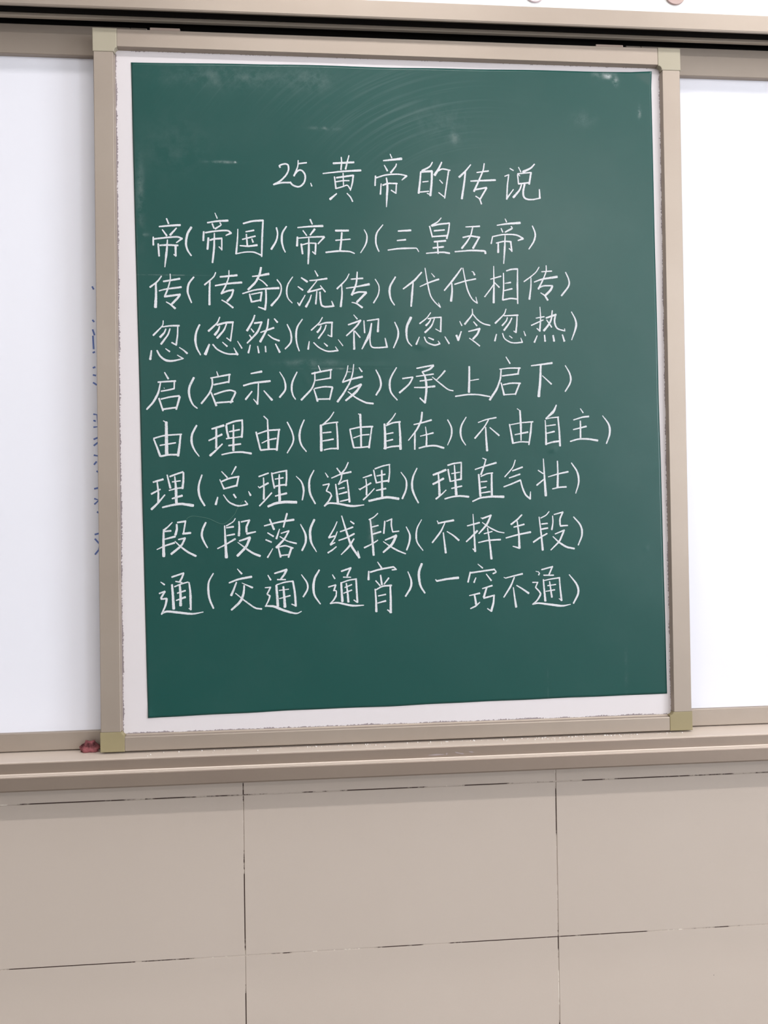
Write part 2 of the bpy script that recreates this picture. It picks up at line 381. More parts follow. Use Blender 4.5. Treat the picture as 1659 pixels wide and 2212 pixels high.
# ---------------------------------------------------------------- sliding whiteboard
OX0, OX1, OZ0, OZ1 = -.388, .692, 1.0105, 2.2950
YF, YP = -.0750, -.0650
sb = empty('sliding_whiteboard', ((OX0+OX1)/2, -.07, OZ0), 'large beige framed white board carrying the green sheet', 'whiteboard')
adopt(box('writing_panel', PX0-.006, PX1+.006, YP, -.052, PZ0-.006, PZ1+.006, m_white), sb)
def rail(name, axis, a0, a1, outer, inner, mat):
    """frame bar: flat front, rounded outer edge, sloped lip on the inner edge; swept along x or z"""
    s = 1 if inner > outer else -1
    k_ = 1.0 if name == 'bottom_rail' else .45
    pr = [(outer, -.050), (outer, YF+.002), (outer+s*.0015, YF), (inner-s*.0045*k_, YF), (inner-s*.0030*k_, YF+.0008), (inner-s*.0022*k_, YP-.0022), (inner, YP-.0004), (inner, -.050)]
    vs = []
    for a in (a0, a1):
        for p, y in pr: vs.append((a, y, p) if axis == 'x' else (p, y, a))
    k = len(pr); fs = [(j, (j+1) % k, (j+1) % k+k, j+k) for j in range(k)] + [tuple(range(k)), tuple(range(2*k-1, k-1, -1))]
    bm = bmesh.new(); me = bpy.data.meshes.new('t'); me.from_pydata(vs, [], fs); bm.from_mesh(me); bpy.data.meshes.remove(me)
    return adopt(bm_obj(name, bm, mat), sb)
CX0, CX1, CZ0, CZ1 = -.3462, .6485, 1.0460, 2.2525
rail('bottom_rail', 'x', CX0, CX1, OZ0, PZ0, m_alu)
rail('top_rail', 'x', CX0, CX1, OZ1, PZ1, m_alu)
rail('stile', 'z', CZ0, CZ1, OX0, PX0, m_alu)
rail('stile', 'z', CZ0, CZ1, OX1, PX1, m_alu)
def corner(cx, cz, ox, oz, px, pz, mat, label):
    """square plastic corner piece whose inner corner is rounded: (cx,cz) ends of the bars, (ox,oz) outer corner, (px,pz) panel corner"""
    sx = 1 if px > ox else -1; sz = 1 if pz > oz else -1
    g = .0004; cx -= sx*g; cz -= sz*g
    R = .0075; cen = (px+sx*R, pz+sz*R); arc = []
    for i in range(9):
        t = math.pi/2*i/8
        arc.append((cen[0]-sx*R*math.cos(t), cen[1]-sz*R*math.sin(t)))
    # outline: outer corner, along x to cx, up to panel edge, arc back to cz
    arc = [p for p in arc if (p[0]-cx)*sx <= 1e-6 and (p[1]-cz)*sz <= 1e-6]
    pts = [(ox, oz), (cx, oz), (cx, pz)] if abs(arc[-1][0]-cx) > .0005 else [(ox, oz), (cx, oz)]
    pts += arc[::-1]
    if abs(arc[0][1]-cz) > .0005: pts += [(px, cz)]
    pts += [(ox, cz)]
    n = len(pts); bm = bmesh.new(); y0, y1 = YF-.0005, -.050
    A = [bm.verts.new((x, y0, z)) for x, z in pts]; B = [bm.verts.new((x, y1, z)) for x, z in pts]
    f = bm.faces.new(A); bm.faces.new(B[::-1])
    for i in range(n): bm.faces.new((A[i], B[i], B[(i+1) % n], A[(i+1) % n]))
    bmesh.ops.recalc_face_normals(bm, faces=bm.faces[:])
    bmesh.ops.bevel(bm, geom=[e for e in bm.edges if all(v.co.y < y0+1e-6 for v in e.verts)], offset=.0011, segments=2, affect='EDGES', profile=.5)
    o = adopt(bm_obj('corner_cap', bm, mat), sb); o['label'] = label
    return o
m_cap2 = mat_anodised('pale_olive_plastic', (.36, .32, .24), (.40, .36, .275), .5, 0.1)
corner(CX0, CZ0, OX0-.0008, OZ0, PX0, PZ0, m_cap, 'olive plastic corner cap, lower left')
corner(CX1, CZ0, OX1+.0008, OZ0, PX1, PZ0, m_cap, 'olive plastic corner cap, lower right')
corner(CX0, CZ1, OX0-.0008, OZ1, PX0, PZ1, m_cap2, 'pale olive plastic corner cap, upper left')
corner(CX1, CZ1, OX1+.0008, OZ1, PX1, PZ1, m_cap2, 'pale olive plastic corner cap, upper right')
adopt(box('hanger_bracket', -.2890, -.2362, -.073, -.066, 2.2945, 2.3000, m_bracket, None, .0006), sb)
adopt(box('hanger_bracket', .5302, .5828, -.073, -.066, 2.2945, 2.2990, m_bracket, None, .0006), sb)
m_wipe = MB('pale_wipe', (.60, .545, .50), .8).m

# ---------------------------------------------------------------- green sheet
def interp(tab, t):
    for (a, va), (b, vb) in zip(tab[:-1], tab[1:]):
        if t <= b or (b, vb) == tab[-1]: return va+(vb-va)*(t-a)/(b-a)
EL = [(1.0662, -.3077), (1.273, -.3110), (1.4712, -.3135), (1.6368, -.3157), (1.7861, -.3180), (1.9357, -.3204), (2.1022, -.3225), (2.2399, -.3242)]
ER = [(1.0783, .6486), (1.2942, .6464), (1.5168, .6443), (1.6306, .6428), (2.0211, .6402), (2.2528, .6391)]
EB = [(-.3077, 1.0662), (-.0619, 1.0708), (.1356, 1.0724), (.3030, 1.0752), (.6486, 1.0783)]
ET = [(-.3242, 2.2399), (-.0461, 2.2450), (.1489, 2.2463), (.3178, 2.2484), (.6391, 2.2528)]
DENTS = [(-.1540, 2.2045, .010, .0018, .0007, 0), (-.1402, 2.0647, .003, .002, .0009, 0), (.0270, 2.1733, .012, .002, -.0005, 0), (.1257, 1.6615, .004, .010, .0004, .3),
         (.4377, 1.5395, .007, .004, .0011, .5), (.0950, 1.6950, .060, .004, .0005, 0), (.1900, 1.7330, .012, .005, .0008, -.4), (.6124, 1.3515, .003, .003, .0008, 0),
         (-.02, 1.668, .003, .012, .0004, .4), (.06, 1.685, .02, .004, -.0006, 0), (.17, 1.66, .02, .003, .0003, 0)]
def relief(x, z):
    h = .00028*math.sin(x*17+1.3*math.sin(z*5))*math.sin(z*13+.7) + .00016*math.sin(x*43+z*9)*math.sin(z*31-x*7) + .0002*math.sin((x*.6+z)*21)
    for cx, cz, rx, rz, a, rot in DENTS:
        dx, dz = x-cx, z-cz
        if abs(dx) > .15 or abs(dz) > .06: continue
        c, s = math.cos(rot), math.sin(rot); u, v = (dx*c+dz*s)/rx, (-dx*s+dz*c)/rz
        q = u*u+v*v
        if q < 9: h += a*math.exp(-q)
    # creased, lifted upper right corner
    d = ((x-.6020)*.0279+(z-2.2516)*.0375)/.0467
    if d > 0: h += min(d, .03)*.16
    # slightly curled lower left corner
    d = (-(x+.2977)-(z-1.0762))*.707
    if d > 0: h += d*.10
    return h+.0004
YS = YP-.0006
def ysurf(x, z): return YS-relief(x, z)
NU, NV = 230, 280
verts = []
for j in range(NV+1):
    v = j/NV
    for i in range(NU+1):
        u = i/NU
        zl = 1.0662+(2.2399-1.0662)*v; zr = 1.0783+(2.2528-1.0783)*v
        xl, xr = interp(EL, zl), interp(ER, zr)
        xb = -.3077+(.6486+.3077)*u; xt = -.3242+(.6391+.3242)*u
        zb, zt = interp(EB, xb)+.0004*math.sin(xb*38)*math.sin(xb*11), interp(ET, xt)+.0003*math.sin(xt*31+1)
        # Coons patch
        x = (1-u)*xl+u*xr+(1-v)*xb+v*xt-((1-u)*(1-v)*-.3077+u*(1-v)*.6486+(1-u)*v*-.3242+u*v*.6391)
        z = (1-v)*zb+v*zt+(1-u)*zl+u*zr-((1-u)*(1-v)*1.0662+u*(1-v)*1.0783+(1-u)*v*2.2399+u*v*2.2528)
        verts.append((x, ysurf(x, z), z))
W1 = NU+1
faces = [(j*W1+i, j*W1+i+1, (j+1)*W1+i+1, (j+1)*W1+i) for j in range(NV) for i in range(NU)]
rim = [i for i in range(NU+1)]+[j*W1+NU for j in range(1, NV+1)]+[NV*W1+i for i in range(NU-1, -1, -1)]+[j*W1 for j in range(NV-1, 0, -1)]
base_i = len(verts)
for k in rim: verts.append((verts[k][0], min(verts[k][1]+.0010, YP-.0001) if relief(verts[k][0], verts[k][2]) > .0016 else YP-.0001, verts[k][2]))
nr = len(rim)
for k in range(nr): faces.append((rim[(k+1) % nr], rim[k], base_i+k, base_i+(k+1) % nr))
sheet_root = empty('green_chalk_sheet', (.16, YS, 1.07), 'dark green writing sheet covered with rows of white chalk handwriting', 'chalkboard')
sheet = mesh_obj('sheet', verts, faces, m_film, None, False); adopt(sheet, sheet_root)
flags = [i < NU*NV for i in range(len(sheet.data.polygons))]
sheet.data.polygons.foreach_set('use_smooth', flags)

# ---------------------------------------------------------------- chalk writing
# one row per sign: sign | width-profile (0.1 mm) then x,z points (0.1 mm, z measured from 1.5 m) | next stroke ...
CHALK = """=0
2|34c -611,5568 -623,5596 -552,5628 -477,5622 -458,5546 -496,5443 -606,5323 -733,5249|30-34 -733,5249 -590,5289 -423,5293
5|20-34 -283,5702 -288,5592 -362,5416|34c -362,5429 -285,5516 -218,5517 -161,5434 -174,5315 -239,5237 -306,5219 -390,5251 -431,5301|30 -275,5643 -132,5663
.|17-27 -62,5292 -42,5236
黄|41 357,5661 730,5687|24-34 502,5775 509,5687 494,5550|24-37 643,5809 611,5689 579,5560|24-44 165,5470 507,5516 855,5541|27-34 373,5415 398,5199|37 412,5398 573,5424 713,5447|37-24 718,5448 699,5299 660,5170|27 399,5323 521,5346 640,5349|24 532,5483 537,5244|27c 398,5199 520,5236 605,5263 655,5196|27-47 408,5106 288,5001|24-30 599,5113 661,5051 699,4967
帝|20-27 1402,5853 1430,5785|27-54 1276,5730 1447,5751 1610,5772|20-37 1291,5645 1346,5543|24-41 1514,5675 1505,5632 1409,5510|30 1126,5444 1115,5265|30c 1143,5411 1323,5466 1546,5484 1700,5460|41-20 1700,5457 1613,5378|24-34 1227,5301 1212,5108|34 1260,5276 1355,5313 1523,5311|27 1509,5307 1498,5127|27 1498,5131 1413,5185|27-47-41-17 1326,5411 1346,5278 1331,5073 1319,4876
的|24-41 2184,5722 2140,5638 1992,5561|34-44 1966,5540 1946,5342 1920,5144|44 1983,5540 2173,5556|44 2173,5553 2165,5347 2137,5102|24 1997,5352 2101,5366|27 1920,5161 2107,5182|27 2080,5142 2132,5123|27-57 2357,5726 2303,5607 2224,5485|30c 2294,5564 2372,5600 2511,5578|30-27 2484,5568 2446,5335 2402,5059|24 2402,5076 2293,5160|20-24 2314,5393 2368,5334
传|24-44 2900,5693 2806,5576 2682,5457|34-44 2797,5549 2776,5359 2724,5057|24-34 3014,5551 3233,5585|30-41 2898,5388 3361,5418|24-41 3156,5722 3137,5591 2956,5199|34 2957,5225 3193,5273|34 3193,5264 3067,5054|24-30 2986,5108 3059,5063 3092,4965
说|24 3642,5641 3706,5604|24 3541,5493 3617,5524|24-34 3617,5524 3587,5324 3571,5064|34-20 3571,5073 3700,5249|20-24 3804,5667 3846,5581|27-51 4108,5731 4041,5655 3890,5582|27 3784,5528 3799,5355|20 3784,5550 3827,5503|27 3793,5545 4040,5573|37 4040,5573 4001,5354|34 3799,5355 4010,5382|27-47 3860,5356 3823,5242 3698,5101|41-37-27c 3913,5348 3884,5192 3917,5088 4040,5064 4199,5093|41-24 4199,5093 4193,5258
=1
帝|27-30 -2649,4595 -2614,4504|30-44 -2778,4448 -2598,4468 -2410,4482|24-37 -2725,4394 -2649,4287|27-44 -2476,4426 -2587,4301|30-37 -2886,4258 -2887,4116|34c -2870,4225 -2650,4253 -2470,4268 -2380,4240|41-24 -2380,4240 -2479,4164|34 -2801,4137 -2787,3918|37 -2769,4110 -2651,4120 -2455,4114|44-34 -2496,4105 -2494,3921|24 -2494,3925 -2526,3951|24-47-20 -2637,4212 -2649,4036 -2671,3869 -2689,3722
(|47-44-27c -2214,4444 -2281,4326 -2311,4158 -2284,4033 -2220,3933
帝|14-27 -1791,4711 -1751,4616|30-44 -1925,4532 -1744,4565 -1562,4575|30 -1840,4514 -1811,4433|24-37 -1703,4536 -1679,4494 -1787,4425|37 -1993,4367 -2003,4209|34c -1961,4352 -1796,4380 -1581,4395 -1507,4354|41-24 -1507,4351 -1599,4306|41 -1912,4256 -1931,4054|37 -1880,4218 -1814,4241 -1673,4251|27 -1674,4248 -1676,4041|24 -1676,4050 -1725,4099|24-41-34 -1804,4341 -1812,4081 -1844,3813
国|20-41 -1385,4423 -1392,4255 -1421,3977|34-41 -1285,4529 -1115,4579 -932,4591|34-37-30 -932,4591 -953,4262 -965,3933|24-30 -1421,3977 -1255,4013 -1105,4015 -973,3958|27-34 -1242,4379 -1100,4408|27-34 -1234,4333 -1220,4140|27-34 -1305,4240 -1077,4302|24-34 -1136,4251 -1116,4192|27-44 -1349,4125 -1204,4115 -1046,4139
)|30-34-41c -692,4463 -673,4350 -703,4215 -789,4070
(|30-44-24c -512,4488 -584,4369 -599,4233 -579,4115 -539,4018
帝|34-27 -79,4622 -44,4538|24-47 -308,4471 -81,4495 146,4507|24-27 -213,4417 -147,4328|44-30 -1,4445 -83,4339|34-44 -315,4297 -324,4136|24-34 -294,4277 -84,4300 169,4312|37-27 172,4304 58,4179|37 -248,4171 -226,3993|27 -228,4157 -119,4190 16,4188|37-34 15,4183 4,3988|24 4,3988 -45,4033|24-44-30 -109,4291 -112,4054 -128,3809
王|41 381,4426 613,4430|27 379,4248 645,4272|34-41 494,4389 480,4232 456,4062|34-37-24 199,4024 418,4053 638,4047 719,4011
)|20-34-20c 904,4451 952,4341 929,4188 833,4025
(|20-37-27c 1249,4547 1136,4395 1114,4241 1133,4139 1169,4055
三|30-41 1530,4436 1762,4453|27-34 1510,4261 1665,4279|24-37-20 1336,4082 1525,4114 1868,4127 1905,4061
皇|20-37 2332,4692 2271,4619 2149,4545|30 2114,4534 2163,4334|34 2157,4540 2305,4577 2487,4597|27-37 2486,4592 2467,4450 2430,4312|34-30 2199,4450 2389,4470|30-37 2159,4343 2422,4364|34-41 2196,4249 2407,4269|27-34 2256,4232 2265,4032|34-37 2173,4133 2367,4157|24-37 2046,4032 2245,4052 2366,4057 2478,4038
五|20-37 2789,4533 3050,4549|27-30-41 2919,4526 2882,4371 2802,4249 2710,4136|30-37 2734,4337 2873,4371 3047,4342|30-44 3038,4339 2976,4234 2922,4139|27-41 2582,4070 2886,4099 3147,4090 3152,4044
帝|17-27 3533,4695 3559,4637|24-51 3379,4572 3558,4602 3813,4624|24-27 3455,4514 3485,4446|24-41-27 3645,4555 3671,4521 3529,4446|24-30 3291,4360 3263,4230|27-34c 3291,4360 3502,4401 3730,4397 3861,4337|41-27 3869,4330 3772,4294|30-44 3395,4249 3392,4067|24-34 3359,4240 3500,4276 3631,4270|37-30 3631,4270 3651,4088|24 3651,4097 3599,4143|20-41-20 3528,4381 3515,4121 3493,3858
)|24-37-24c 4049,4571 4100,4424 4071,4285 3975,4136
=2
传|27-37 -2752,3557 -2822,3460 -2953,3358|37-44-61 -2852,3434 -2849,3226 -2863,3001|34-41 -2716,3464 -2430,3514|24-41 -2795,3293 -2693,3324 -2407,3364|20-37 -2597,3599 -2593,3495 -2648,3311 -2698,3194|41 -2698,3191 -2425,3230|44 -2433,3222 -2458,3180 -2574,3059|20-41 -2672,3095 -2599,3053 -2515,2979
(|34-41-27c -2181,3546 -2267,3432 -2293,3298 -2270,3198 -2226,3085
传|24-34 -1792,3634 -1822,3554 -1989,3410|34-44 -1897,3469 -1905,3268 -1908,3051|34-44 -1710,3555 -1413,3588|30-44 -1800,3395 -1593,3435 -1331,3458|20-37 -1554,3674 -1555,3557 -1610,3405 -1694,3253|37 -1694,3253 -1595,3301 -1479,3322|34-44 -1479,3319 -1513,3205 -1589,3120|24-37 -1688,3136 -1597,3087 -1491,3000
奇|41-44 -979,3731 -1003,3613 -1079,3461 -1214,3333|24-51 -1136,3570 -1011,3583 -844,3618|20-30 -1029,3529 -946,3479 -872,3399|27-34-47 -1314,3257 -1098,3326 -915,3348 -665,3361|30-41 -1190,3250 -1174,3174 -1154,3107|27 -1157,3245 -965,3285|37 -974,3280 -997,3125|34 -1150,3107 -992,3142|34-41 -898,3353 -892,3160 -916,2966|37-24 -916,2974 -1035,3015
)|24-30-44c -693,3515 -622,3398 -650,3229 -802,3043
(|20-34-20c -411,3569 -497,3433 -523,3298 -500,3180 -426,3093
流|17-34 -8,3689 44,3591|27-44 -254,3554 -149,3484|24-37 -103,3505 23,3515 209,3545|20-34 -318,3393 -231,3331|20-37 -191,3237 -299,3050|24 -327,3100 -299,3050|20-34 23,3498 -140,3293|34 -140,3293 105,3358|20-30 89,3414 175,3301|20-47 -78,3243 -108,3149 -177,3027|24-34 24,3311 0,3079|34-37 79,3295 85,3151 104,3050 168,3025 325,3043|37-20 325,3038 291,3132
传|20-34 615,3635 563,3529 392,3361|24-44 477,3443 483,3256 455,3035|27-34 651,3538 865,3557|24-30-51 561,3372 714,3394 978,3448|27-44 765,3670 749,3463 661,3249|34 652,3258 780,3307 925,3303|44 924,3294 752,3119|20-41 659,3113 743,3097 847,3021
)|20-30c 1093,3543 1159,3416 1145,3262 1058,3108
(|30-44-24c 1466,3589 1369,3418 1355,3281 1383,3162 1441,3069
代|30-41-27 1951,3680 1825,3533 1608,3369|27-44-34 1794,3507 1770,3285 1749,3049|20-30-20c 2017,3758 2052,3527 2105,3271 2180,3143 2291,3032|27-14 2291,3036 2257,3118|20-37 1918,3415 2099,3497 2269,3555|10-27 2133,3665 2191,3597
代|24-41-30 2698,3766 2619,3654 2512,3515 2372,3350|27-47 2512,3481 2518,3343 2493,3154|27-30 2564,3464 2755,3526 2961,3568|20-30-24c 2724,3767 2756,3586 2805,3363 2889,3192 2983,3115|27-14 2983,3115 2959,3230|14-37 2888,3705 2918,3700 2940,3643
相|17-47 3303,3808 3303,3471 3292,3130|20-30 3240,3566 3436,3623|24-27 3312,3489 3240,3385 3125,3237|20-30 3312,3506 3402,3417|24-34 3486,3680 3486,3421 3464,3180|27-37 3543,3724 3631,3755 3754,3761|24-37-27 3754,3761 3745,3424 3747,3116|17-34 3513,3491 3618,3509|24-34 3498,3356 3643,3392|34-30 3473,3183 3622,3215 3745,3199
传|20-27 4163,3801 4105,3705 3998,3617 3873,3529|20-41 4006,3600 4003,3426 3970,3201|24-27 4211,3715 4402,3729|24-51 4067,3522 4209,3576 4501,3622|20-37 4298,3832 4299,3724 4235,3567 4144,3393|30 4144,3411 4242,3455 4410,3456|44 4410,3448 4382,3378 4283,3282|20-41 4187,3321 4265,3273 4317,3187
)|24-34-37c 4667,3708 4725,3573 4720,3451 4583,3272
=3
忽|20-37 -2729,2757 -2734,2670 -2906,2494|27-37 -2742,2645 -2603,2667 -2448,2668|24-37 -2473,2663 -2478,2505 -2506,2318|30 -2506,2321 -2582,2363|27-47 -2685,2607 -2711,2537 -2785,2462|27-41 -2612,2612 -2646,2504 -2770,2337|30-47 -2942,2217 -2965,2062|30-44-24c -2845,2220 -2789,2121 -2692,2046 -2562,2035 -2385,2075|30-17 -2385,2075 -2487,2138|17-34 -2693,2254 -2622,2201|20-37 -2448,2275 -2380,2230 -2312,2169
(|34-47-24c -2088,2687 -2147,2556 -2165,2406 -2142,2273 -2078,2143
忽|24-41 -1729,2826 -1767,2726 -1930,2574|41 -1776,2684 -1635,2727 -1490,2736|27-30 -1495,2727 -1518,2560 -1543,2395|24 -1543,2400 -1609,2450|30-51 -1735,2659 -1752,2592 -1819,2508|27-44 -1611,2702 -1653,2592 -1778,2450|34-61 -1920,2332 -1991,2156|30-34c -1857,2332 -1773,2240 -1609,2166 -1419,2158|44-14 -1419,2149 -1484,2272|17-34 -1686,2375 -1604,2300|17-30 -1416,2392 -1340,2265
然|30-47 -1104,2864 -1138,2763 -1243,2586|37 -1109,2721 -976,2739|34-41-30 -981,2739 -1050,2562 -1243,2360|20-30 -1173,2620 -1124,2558|27 -1200,2502 -1162,2444|24-41 -1000,2554 -766,2639|30-47 -859,2795 -883,2613 -1010,2386|24-37 -867,2512 -785,2446 -669,2404|24-37 -752,2803 -698,2741|24-37 -1190,2323 -1225,2183|24-34 -1058,2302 -1038,2184|27-30 -920,2302 -913,2201|24-41 -736,2345 -663,2197
)|24-37-30c -523,2703 -458,2548 -461,2380 -562,2258
(|24-41-24c -247,2799 -341,2650 -364,2481 -346,2329 -310,2220
忽|20-30 118,2835 63,2737 -87,2601|27-41 45,2694 164,2737 298,2742|30-34 290,2738 278,2484|20 278,2481 211,2514|27-44 92,2678 75,2627 23,2564|24-34 183,2695 153,2602 42,2453|20-37 -127,2394 -149,2254|24-34c -47,2373 56,2280 207,2216 392,2230|30-14 392,2227 346,2301|17-34 142,2365 200,2311|14-24 400,2430 482,2319
视|17-27 689,2885 753,2809|30-37 589,2703 815,2784|34-37-27 815,2784 737,2673 552,2502|27-44 688,2588 689,2257|24-30 702,2591 799,2473|24-30 874,2779 885,2558|24-30 934,2779 1147,2811|27-47 1144,2808 1127,2581|30-57-24 1013,2729 981,2538 833,2262|24-34c 994,2572 980,2419 1012,2300 1139,2284 1293,2298|41-24 1293,2293 1258,2458
)|24-41-24c 1441,2754 1499,2609 1492,2473 1412,2281
(|54-44-20c 1742,2841 1666,2678 1655,2507 1687,2388 1751,2317
忽|20-30 2108,2934 2038,2834 1902,2731|27-30 2058,2821 2175,2842 2305,2850|30-34 2300,2850 2289,2582|20 2285,2582 2196,2633|24-41 2106,2809 2079,2757 2018,2697|24-41 2175,2818 2121,2681 1999,2569|20-34 1891,2483 1832,2346|24-34c 1984,2483 2031,2389 2168,2335 2271,2360|30-14 2270,2360 2238,2411|24-34 2063,2472 2152,2433|20-34 2367,2490 2442,2364
冷|17-27 2648,2778 2687,2698|24-47 2674,2589 2613,2426|44-30 2583,2515 2613,2426|20-41 2886,3008 2893,2909 2743,2727|24-30c 2898,2909 2987,2806 3090,2738 3215,2707|20-34 2908,2771 2968,2699|24-41 2810,2590 3019,2643|41 3019,2643 2983,2548 2894,2453|20-30 2825,2465 2928,2393 3014,2324
忽|20-37 3523,3013 3495,2921 3317,2748|24-34 3485,2887 3748,2901|24-37 3731,2897 3723,2742 3703,2577|24 3703,2577 3665,2603|24-34 3546,2853 3528,2792 3447,2705|27-41 3630,2848 3588,2758 3481,2619|24-37 3335,2541 3303,2420|24-30c 3450,2559 3487,2464 3591,2396 3696,2382 3823,2396|30-14 3822,2393 3794,2474|20 3579,2513 3631,2473|17-27 3854,2601 3883,2518
热|17-37 4168,3056 4179,2848 4157,2606|24 4157,2606 4105,2654|20-27 4090,2848 4246,2875|27-24 4000,2712 4107,2761 4227,2814|24-47 4402,2992 4381,2815 4317,2710 4236,2615|34-41 4284,2852 4471,2916|34-37-24c 4462,2911 4442,2780 4493,2659 4634,2611|20 4637,2608 4631,2651|24-30 4293,2814 4384,2680|20-37 4106,2519 4051,2397|30-37 4247,2528 4256,2416|34-41 4411,2524 4427,2420|27-41 4588,2538 4622,2420
)|20-44-20c 4768,2970 4842,2818 4848,2679 4764,2444
=4
启|24-37 -2716,1826 -2652,1714|30-37 -2832,1653 -2525,1673|30 -2545,1664 -2551,1539|10 -2730,1553 -2722,1536|27-34 -2780,1490 -2658,1510 -2551,1536|27-44-34 -2790,1639 -2829,1457 -2920,1291 -3035,1167|34 -2819,1360 -2752,1141|30-37 -2782,1349 -2627,1387 -2463,1406|44-34 -2455,1390 -2518,1165|34 -2756,1166 -2515,1198
(|44-44-24c -2201,1731 -2282,1556 -2284,1406 -2228,1256 -2147,1181
启|17-27 -1794,1843 -1771,1769|27-37 -1903,1726 -1738,1756 -1556,1790|30 -1569,1781 -1583,1642|34-34-37 -1878,1723 -1871,1606 -1922,1455 -2072,1269|34 -1847,1606 -1723,1631 -1591,1656|30-41 -1898,1464 -1810,1230|34c -1841,1430 -1692,1480 -1560,1505 -1469,1480|37 -1464,1463 -1554,1279|34 -1801,1280 -1513,1301
示|27-44 -1184,1807 -993,1844|34-44 -1319,1589 -1161,1636 -845,1672|24-37 -1053,1630 -1061,1437 -1075,1253|30-17 -1075,1261 -1145,1345|27-41 -1171,1485 -1284,1341|24-44 -956,1496 -813,1328
)|17-37-37c -668,1837 -587,1689 -572,1521 -674,1378
(|24-41-24c -356,1836 -438,1664 -457,1529 -433,1411 -389,1340
启|17-24 32,1954 67,1858|34 -88,1807 84,1846 273,1880|24-30 256,1870 247,1718|24-30 -16,1684 116,1706 250,1728|24-34-41 -34,1836 -33,1681 -89,1529 -284,1330|24-41 -55,1525 9,1306|27-34 -38,1537 130,1571 282,1562|37-30 282,1554 228,1334|30 10,1340 228,1346
发|20-27 571,1955 547,1816 469,1655|30-41 469,1650 622,1706 829,1752|20-34-44 676,1977 657,1816 604,1647 483,1444 371,1295|24-47 582,1515 687,1562 807,1609|41-51-37 803,1604 720,1477 523,1317|20-34-37 564,1477 718,1359 886,1273 1022,1259|20-34 774,1918 824,1847
)|24-41-34c 1082,1876 1156,1715 1163,1562 1079,1417
(|24-41-24c 1461,1919 1361,1749 1330,1613 1357,1459 1466,1323
承|30 1571,1718 1760,1745|30-41 1760,1740 1693,1612 1511,1459|27-37 1834,1906 1989,1937 2145,1963|41-34 2144,1954 2075,1886 1936,1838|24-47-44-41c 1936,1838 1986,1749 2009,1544 1979,1271|37-27 1979,1271 1886,1360|24-30 1823,1757 2142,1800|27 1891,1672 2115,1701|24-41 1786,1553 1966,1552 2164,1575|20-30-24 2122,1744 2241,1646 2412,1509 2506,1492|37-24 2357,1860 2286,1775 2204,1698
上|37-47 2813,1938 2810,1706 2800,1466|20 2833,1680 2987,1706|30 2548,1389 2774,1423 2965,1423 3190,1383
启|20-30 3508,2120 3581,1999|20-34 3382,1892 3566,1913 3772,1913|34 3749,1905 3730,1810|27-34 3432,1767 3563,1784 3739,1806|30-47 3411,1887 3396,1706 3323,1517 3189,1324|27-41 3407,1637 3461,1413|27-34 3447,1603 3596,1634 3771,1629|34 3753,1620 3671,1422|24 3470,1417 3680,1430
下|24-44 3984,1957 4164,1980 4379,2009|37-57 4164,1966 4150,1672 4115,1386|17-34 4192,1772 4360,1616
)|20-37-27c 4632,1963 4717,1802 4724,1654 4623,1477
=5
由|20 -2746,959 -2705,934|54-68 -2697,934 -2696,651 -2696,369|30 -2920,645 -2740,698 -2431,716|30-44 -2917,628 -2865,487 -2810,329|34-51 -2447,713 -2466,534 -2497,331|27-30 -2811,519 -2539,564|37 -2802,324 -2663,352 -2500,351
(|37-47-20c -2164,873 -2243,715 -2253,566 -2205,432 -2125,318
理|34-47 -1893,810 -1683,871|37-44 -1815,805 -1820,463|30-41 -1949,600 -1718,709|44-27 -1931,330 -1829,421 -1712,537|37 -1633,892 -1493,945 -1347,965|34-41 -1352,953 -1349,827 -1364,657|41 -1637,871 -1627,762 -1598,653|27-47 -1510,878 -1513,644 -1516,419|30-34 -1581,758 -1404,794|27 -1640,632 -1496,652 -1361,668|34 -1597,508 -1386,535|27-41 -1723,345 -1533,385 -1368,392 -1199,361
由|24 -965,1035 -896,968|27-47 -899,968 -891,691 -886,447|27-37 -1074,717 -899,778 -682,790|34-37 -1106,746 -1067,574 -1033,432|34-44 -696,782 -718,606 -740,418|20-34 -1005,549 -893,604 -751,631|34 -1028,420 -887,436 -745,438
)|27-34-24c -544,924 -458,739 -443,570 -551,366
(|24-44-24c -239,965 -308,797 -327,645 -295,510 -208,389
自|20-34 301,1106 232,997 95,871|47-54 62,866 64,643 64,403|24-30 79,871 205,904 371,920|27-41 348,912 362,675 364,430|24-30 98,727 245,740|27-34 96,579 285,611|27-34 114,415 215,439 367,442
由|20 748,1071 790,1054|44-37 782,1062 791,774 790,478|27-37 588,789 761,828 1007,837|30-37 591,779 615,640 654,462|27-41 990,824 962,638 934,451|20-27 653,631 793,681 937,692|30 654,453 790,456 926,472
自|20-34 1432,1080 1376,992 1272,882|41-57 1224,882 1234,653 1231,432|27-34 1254,853 1374,907 1515,923|34-54 1497,915 1511,668 1512,422|24-30 1260,700 1380,723|24-34 1264,571 1370,598|27-37 1205,436 1351,469 1487,478
在|37-37-20 1921,1096 1905,939 1817,769 1660,579|24-37 1767,871 1922,905 2091,952|24-37-30 1786,752 1779,564 1777,415|17-41 1981,828 2001,665 1993,495|20-34 1884,657 2022,691 2122,716|30-41c 1855,436 1984,469 2156,480 2314,435
)|24-37-17c 2394,957 2461,817 2459,663 2387,489
(|20-41-20c 2741,1004 2652,850 2632,713 2657,593 2724,486
不|20-30 2965,903 3114,959 3302,993|24-34 3157,950 3076,813 2899,612|27-47 3103,813 3108,624 3125,381|20-34 3181,809 3353,661
由|17 3702,1158 3762,1112|34-44-24 3754,1120 3767,844 3767,569|20-30 3574,859 3776,896 3996,912|27-44 3552,866 3581,708 3612,515|30-41-27 3969,904 3949,706 3913,485|24-37 3653,673 3896,720|27 3616,515 3753,543 3911,533
